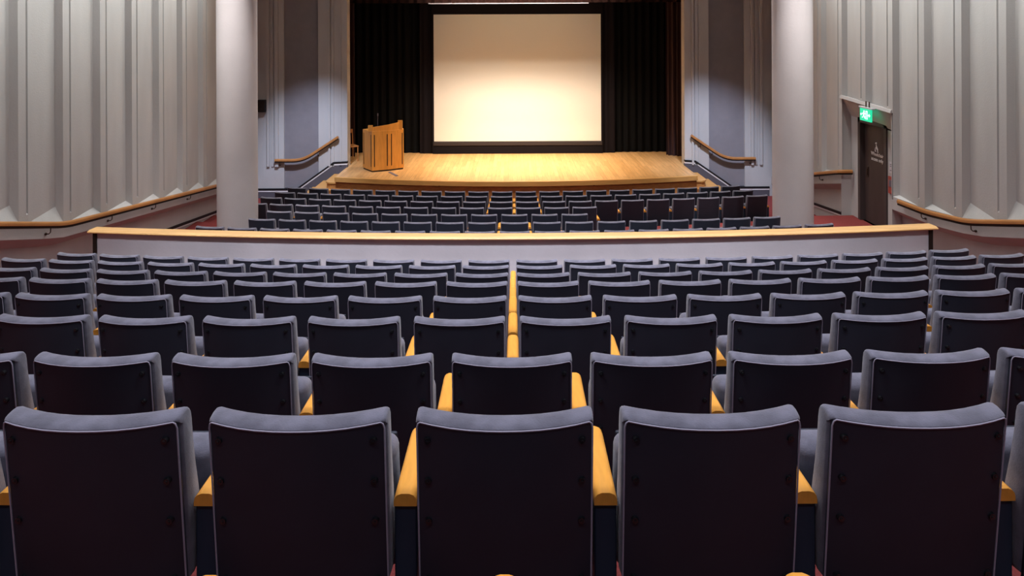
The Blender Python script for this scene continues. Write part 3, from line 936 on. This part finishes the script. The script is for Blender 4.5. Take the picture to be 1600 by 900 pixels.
def arm_mesh():
    bm = bmesh.new()
    hwid = 0.0325
    prof = [(-hwid, 0.0), (hwid, 0.0), (hwid, 0.012), (hwid * 0.93, 0.022), (hwid * 0.72, 0.030), (hwid * 0.35, 0.0345), (-hwid * 0.35, 0.0345), (-hwid * 0.72, 0.030), (-hwid * 0.93, 0.022), (-hwid, 0.012)]
    ys = [(0.115, 0.97), (0.119, 1.0), (0.425, 1.0), (0.450, 0.95), (0.460, 0.82)]
    rings = []
    for y, k in ys:
        rings.append([bm.verts.new((x * k, y, 0.574 + z * (k if y > 0.3 else 1))) for x, z in prof])
    n = len(prof)
    for a, b in zip(rings, rings[1:]):
        for j in range(n): bm.faces.new((a[j], a[(j + 1) % n], b[(j + 1) % n], b[j]))
    bm.faces.new(rings[0]); bm.faces.new(rings[-1][::-1])
    return bm
def upright_mesh():
    bm = bmesh.new()
    box(bm, -0.031, 0.031, 0.125, 0.42, 0.0, 0.574, 0.004, 1)
    return bm
def bolt_mesh():
    bm = bmesh.new()
    bmesh.ops.create_cone(bm, cap_ends=True, segments=12, radius1=0.0105, radius2=0.008, depth=0.012, matrix=Matrix.Rotation(PI / 2, 4, 'X'))
    bmesh.ops.create_cone(bm, cap_ends=True, segments=6, radius1=0.004, radius2=0.003, depth=0.006, matrix=Matrix.Translation((0, -0.006, 0)) @ Matrix.Rotation(PI / 2, 4, 'X'))
    return bm

proto = empty('theatre_seat', (0, 0, 0))
p_parts = {}
p_parts['backrest'] = bm_obj('backrest', cushion_mesh(), M['fabric'], proto, smooth=True)
p_parts['piping'] = bm_obj('piping', piping_mesh(), M['piping'], p_parts['backrest'], smooth=True)
p_parts['back_panel'] = bm_obj('back_panel', panel_mesh(), M['panel'], proto, smooth=True)
p_parts['seat'] = bm_obj('seat', seat_mesh(), M['fabric'], proto, smooth=True)
p_parts['seat_pan'] = bm_obj('seat_pan', pan_mesh(), M['panel'], proto)
p_parts['armrest'] = bm_obj('armrest', arm_mesh(), M['arm'], proto, smooth=True)
p_parts['upright'] = bm_obj('upright', upright_mesh(), M['upright'], proto)
p_parts['bolt'] = bm_obj('bolt', bolt_mesh(), M['bolt'], p_parts['back_panel'], smooth=True)
BOLTS = [(sx * 0.205, z) for sx in (-1, 1) for z in (0.800, 0.685, 0.570, 0.400)]
used = set()

def make_seat(x, y, z, rz, arms, bolts, label, group, arm_dz=0.0):
    r = proto.copy(); COL.objects.link(r)
    r.location = (x, y, z); r.rotation_euler = (0, 0, rz)
    tag(r, label, 'theatre seat', group)
    for nm in ('backrest', 'back_panel', 'seat', 'seat_pan'):
        c = p_parts[nm].copy(); COL.objects.link(c); c.parent = r
        if nm == 'backrest':
            q = p_parts['piping'].copy(); COL.objects.link(q); q.parent = c
        if nm == 'back_panel' and bolts:
            for bx, bz in BOLTS:
                q = p_parts['bolt'].copy(); COL.objects.link(q); q.parent = c
                q.location = (bx, back_y(bx, bz) - 0.006, bz)
    for s in arms:
        for nm in ('armrest', 'upright'):
            c = p_parts[nm].copy(); COL.objects.link(c); c.parent = r
            c.location = (s * PITCH / 2 * 0.996, 0, arm_dz)
    return r

def arc_x(s, k):
    """position x after walking arc length s along y = k x^2"""
    a = 2 * k * abs(s)
    x = abs(s) * (1 - a * a / 6)
    return math.copysign(x, s)

ORD = ['first', 'second', 'third', 'fourth', 'fifth', 'sixth', 'seventh', 'eighth', 'ninth', 'tenth']

def seat_row(D, z, s_list, x_off, label_fn, group, bolts, arm_dz=0.0):
    k = curv(D)
    n = len(s_list)
    for i, s in enumerate(s_list):
        x = arc_x(s * (0.9951 if D < 10 else 1.0), k)
        y = D + k * x * x
        rz = math.atan(2 * k * x)
        left_half = s < -0.1
        arms = [1] if i < n - 1 else [1]
        arms = [1]
        if i == 0: arms = [-1, 1]
        make_seat(x + x_off, y, z, rz, arms, bolts, label_fn(s), group, arm_dz)

def side_words(s, centred):
    if centred:
        k = int(round(s / PITCH))
        if k == 0: return 'middle seat'
        return '%s seat to the %s of the middle seat' % (ORD[abs(k) - 1], 'left' if k < 0 else 'right')
    k = int(math.floor(abs(s) / PITCH))
    return '%s seat %s of the central armrest line' % (ORD[k], 'left' if s < 0 else 'right')

# nearest row below the frame: only armrest tips reach the picture
seat_row(0.88, Z_UP[0] + 0.257, [-PITCH / 2, PITCH / 2], -0.02,
         lambda s: 'seat below the picture edge, only its wooden armrest tip shows, %s one of two' % ('left' if s < 0 else 'right'), 'seats at the bottom edge', False)
UP_NAME = ['nearest row', 'second nearest row', 'third nearest row', 'fourth nearest row', 'third row behind the parapet counting the row against it as zero', '', '', '']
def up_label(i, centred):
    rown = ['the nearest row', 'the second nearest row', 'the third nearest row', 'the fourth nearest row',
            'the fourth row behind the parapet', 'the third row behind the parapet', 'the second row behind the parapet', 'the row right behind the parapet'][i]
    short = lambda s: (side_words(s, centred))
    return lambda s: ('%s in %s' % (short(s), rown)).replace(' to the left of the middle seat', ' left of the middle one').replace(' to the right of the middle seat', ' right of the middle one')
cfg = [(True, 3, -0.024), (True, 4, -0.006), (False, 6, -0.004), (False, 7, -0.004), (False, 8, -0.004), (False, 9, -0.004), (False, 10, -0.004), (False, 10, 0.0)]
for i, (centred, n, xo) in enumerate(cfg):
    if centred: sl = [k * PITCH for k in range(-n, n + 1)]
    else: sl = [(k + 0.5) * PITCH for k in range(-n, n)]
    seat_row(ROW_UP[i], Z_UP[i], sl, xo, up_label(i, centred), 'seats of %s' % up_label(i, centred)(0.3).split(' in ')[1], i < 4)

lo_cfg = [(False, -10, 9), (False, -10, 9), (False, -10, 9), (False, -10, 2), (True, -8, 2), (True, -8, 8), (True, -9, 9)]
for j, (centred, a, b) in enumerate(lo_cfg):
    sl = [k * PITCH if centred else (k + 0.5) * PITCH for k in range(a, b + 1)]
    rown = ['the front row by the stage', 'the second row from the stage', 'the third row from the stage', 'the fourth row from the stage', 'the fifth row from the stage',
            'the sixth row from the stage', 'the last row before the parapet'][j]
    def lf(s, rown=rown, centred=centred):
        t = '%s in %s' % (side_words(s, centred), rown)
        return t.replace(' to the left of the middle seat', ' left of the middle one').replace(' to the right of the middle seat', ' right of the middle one')
    seat_row(ROW_LO[j], Z_LO[j], sl, 0.03, lf, 'seats of %s' % rown, False)

for o in [proto] + list(p_parts.values()):
    bpy.data.objects.remove(o)
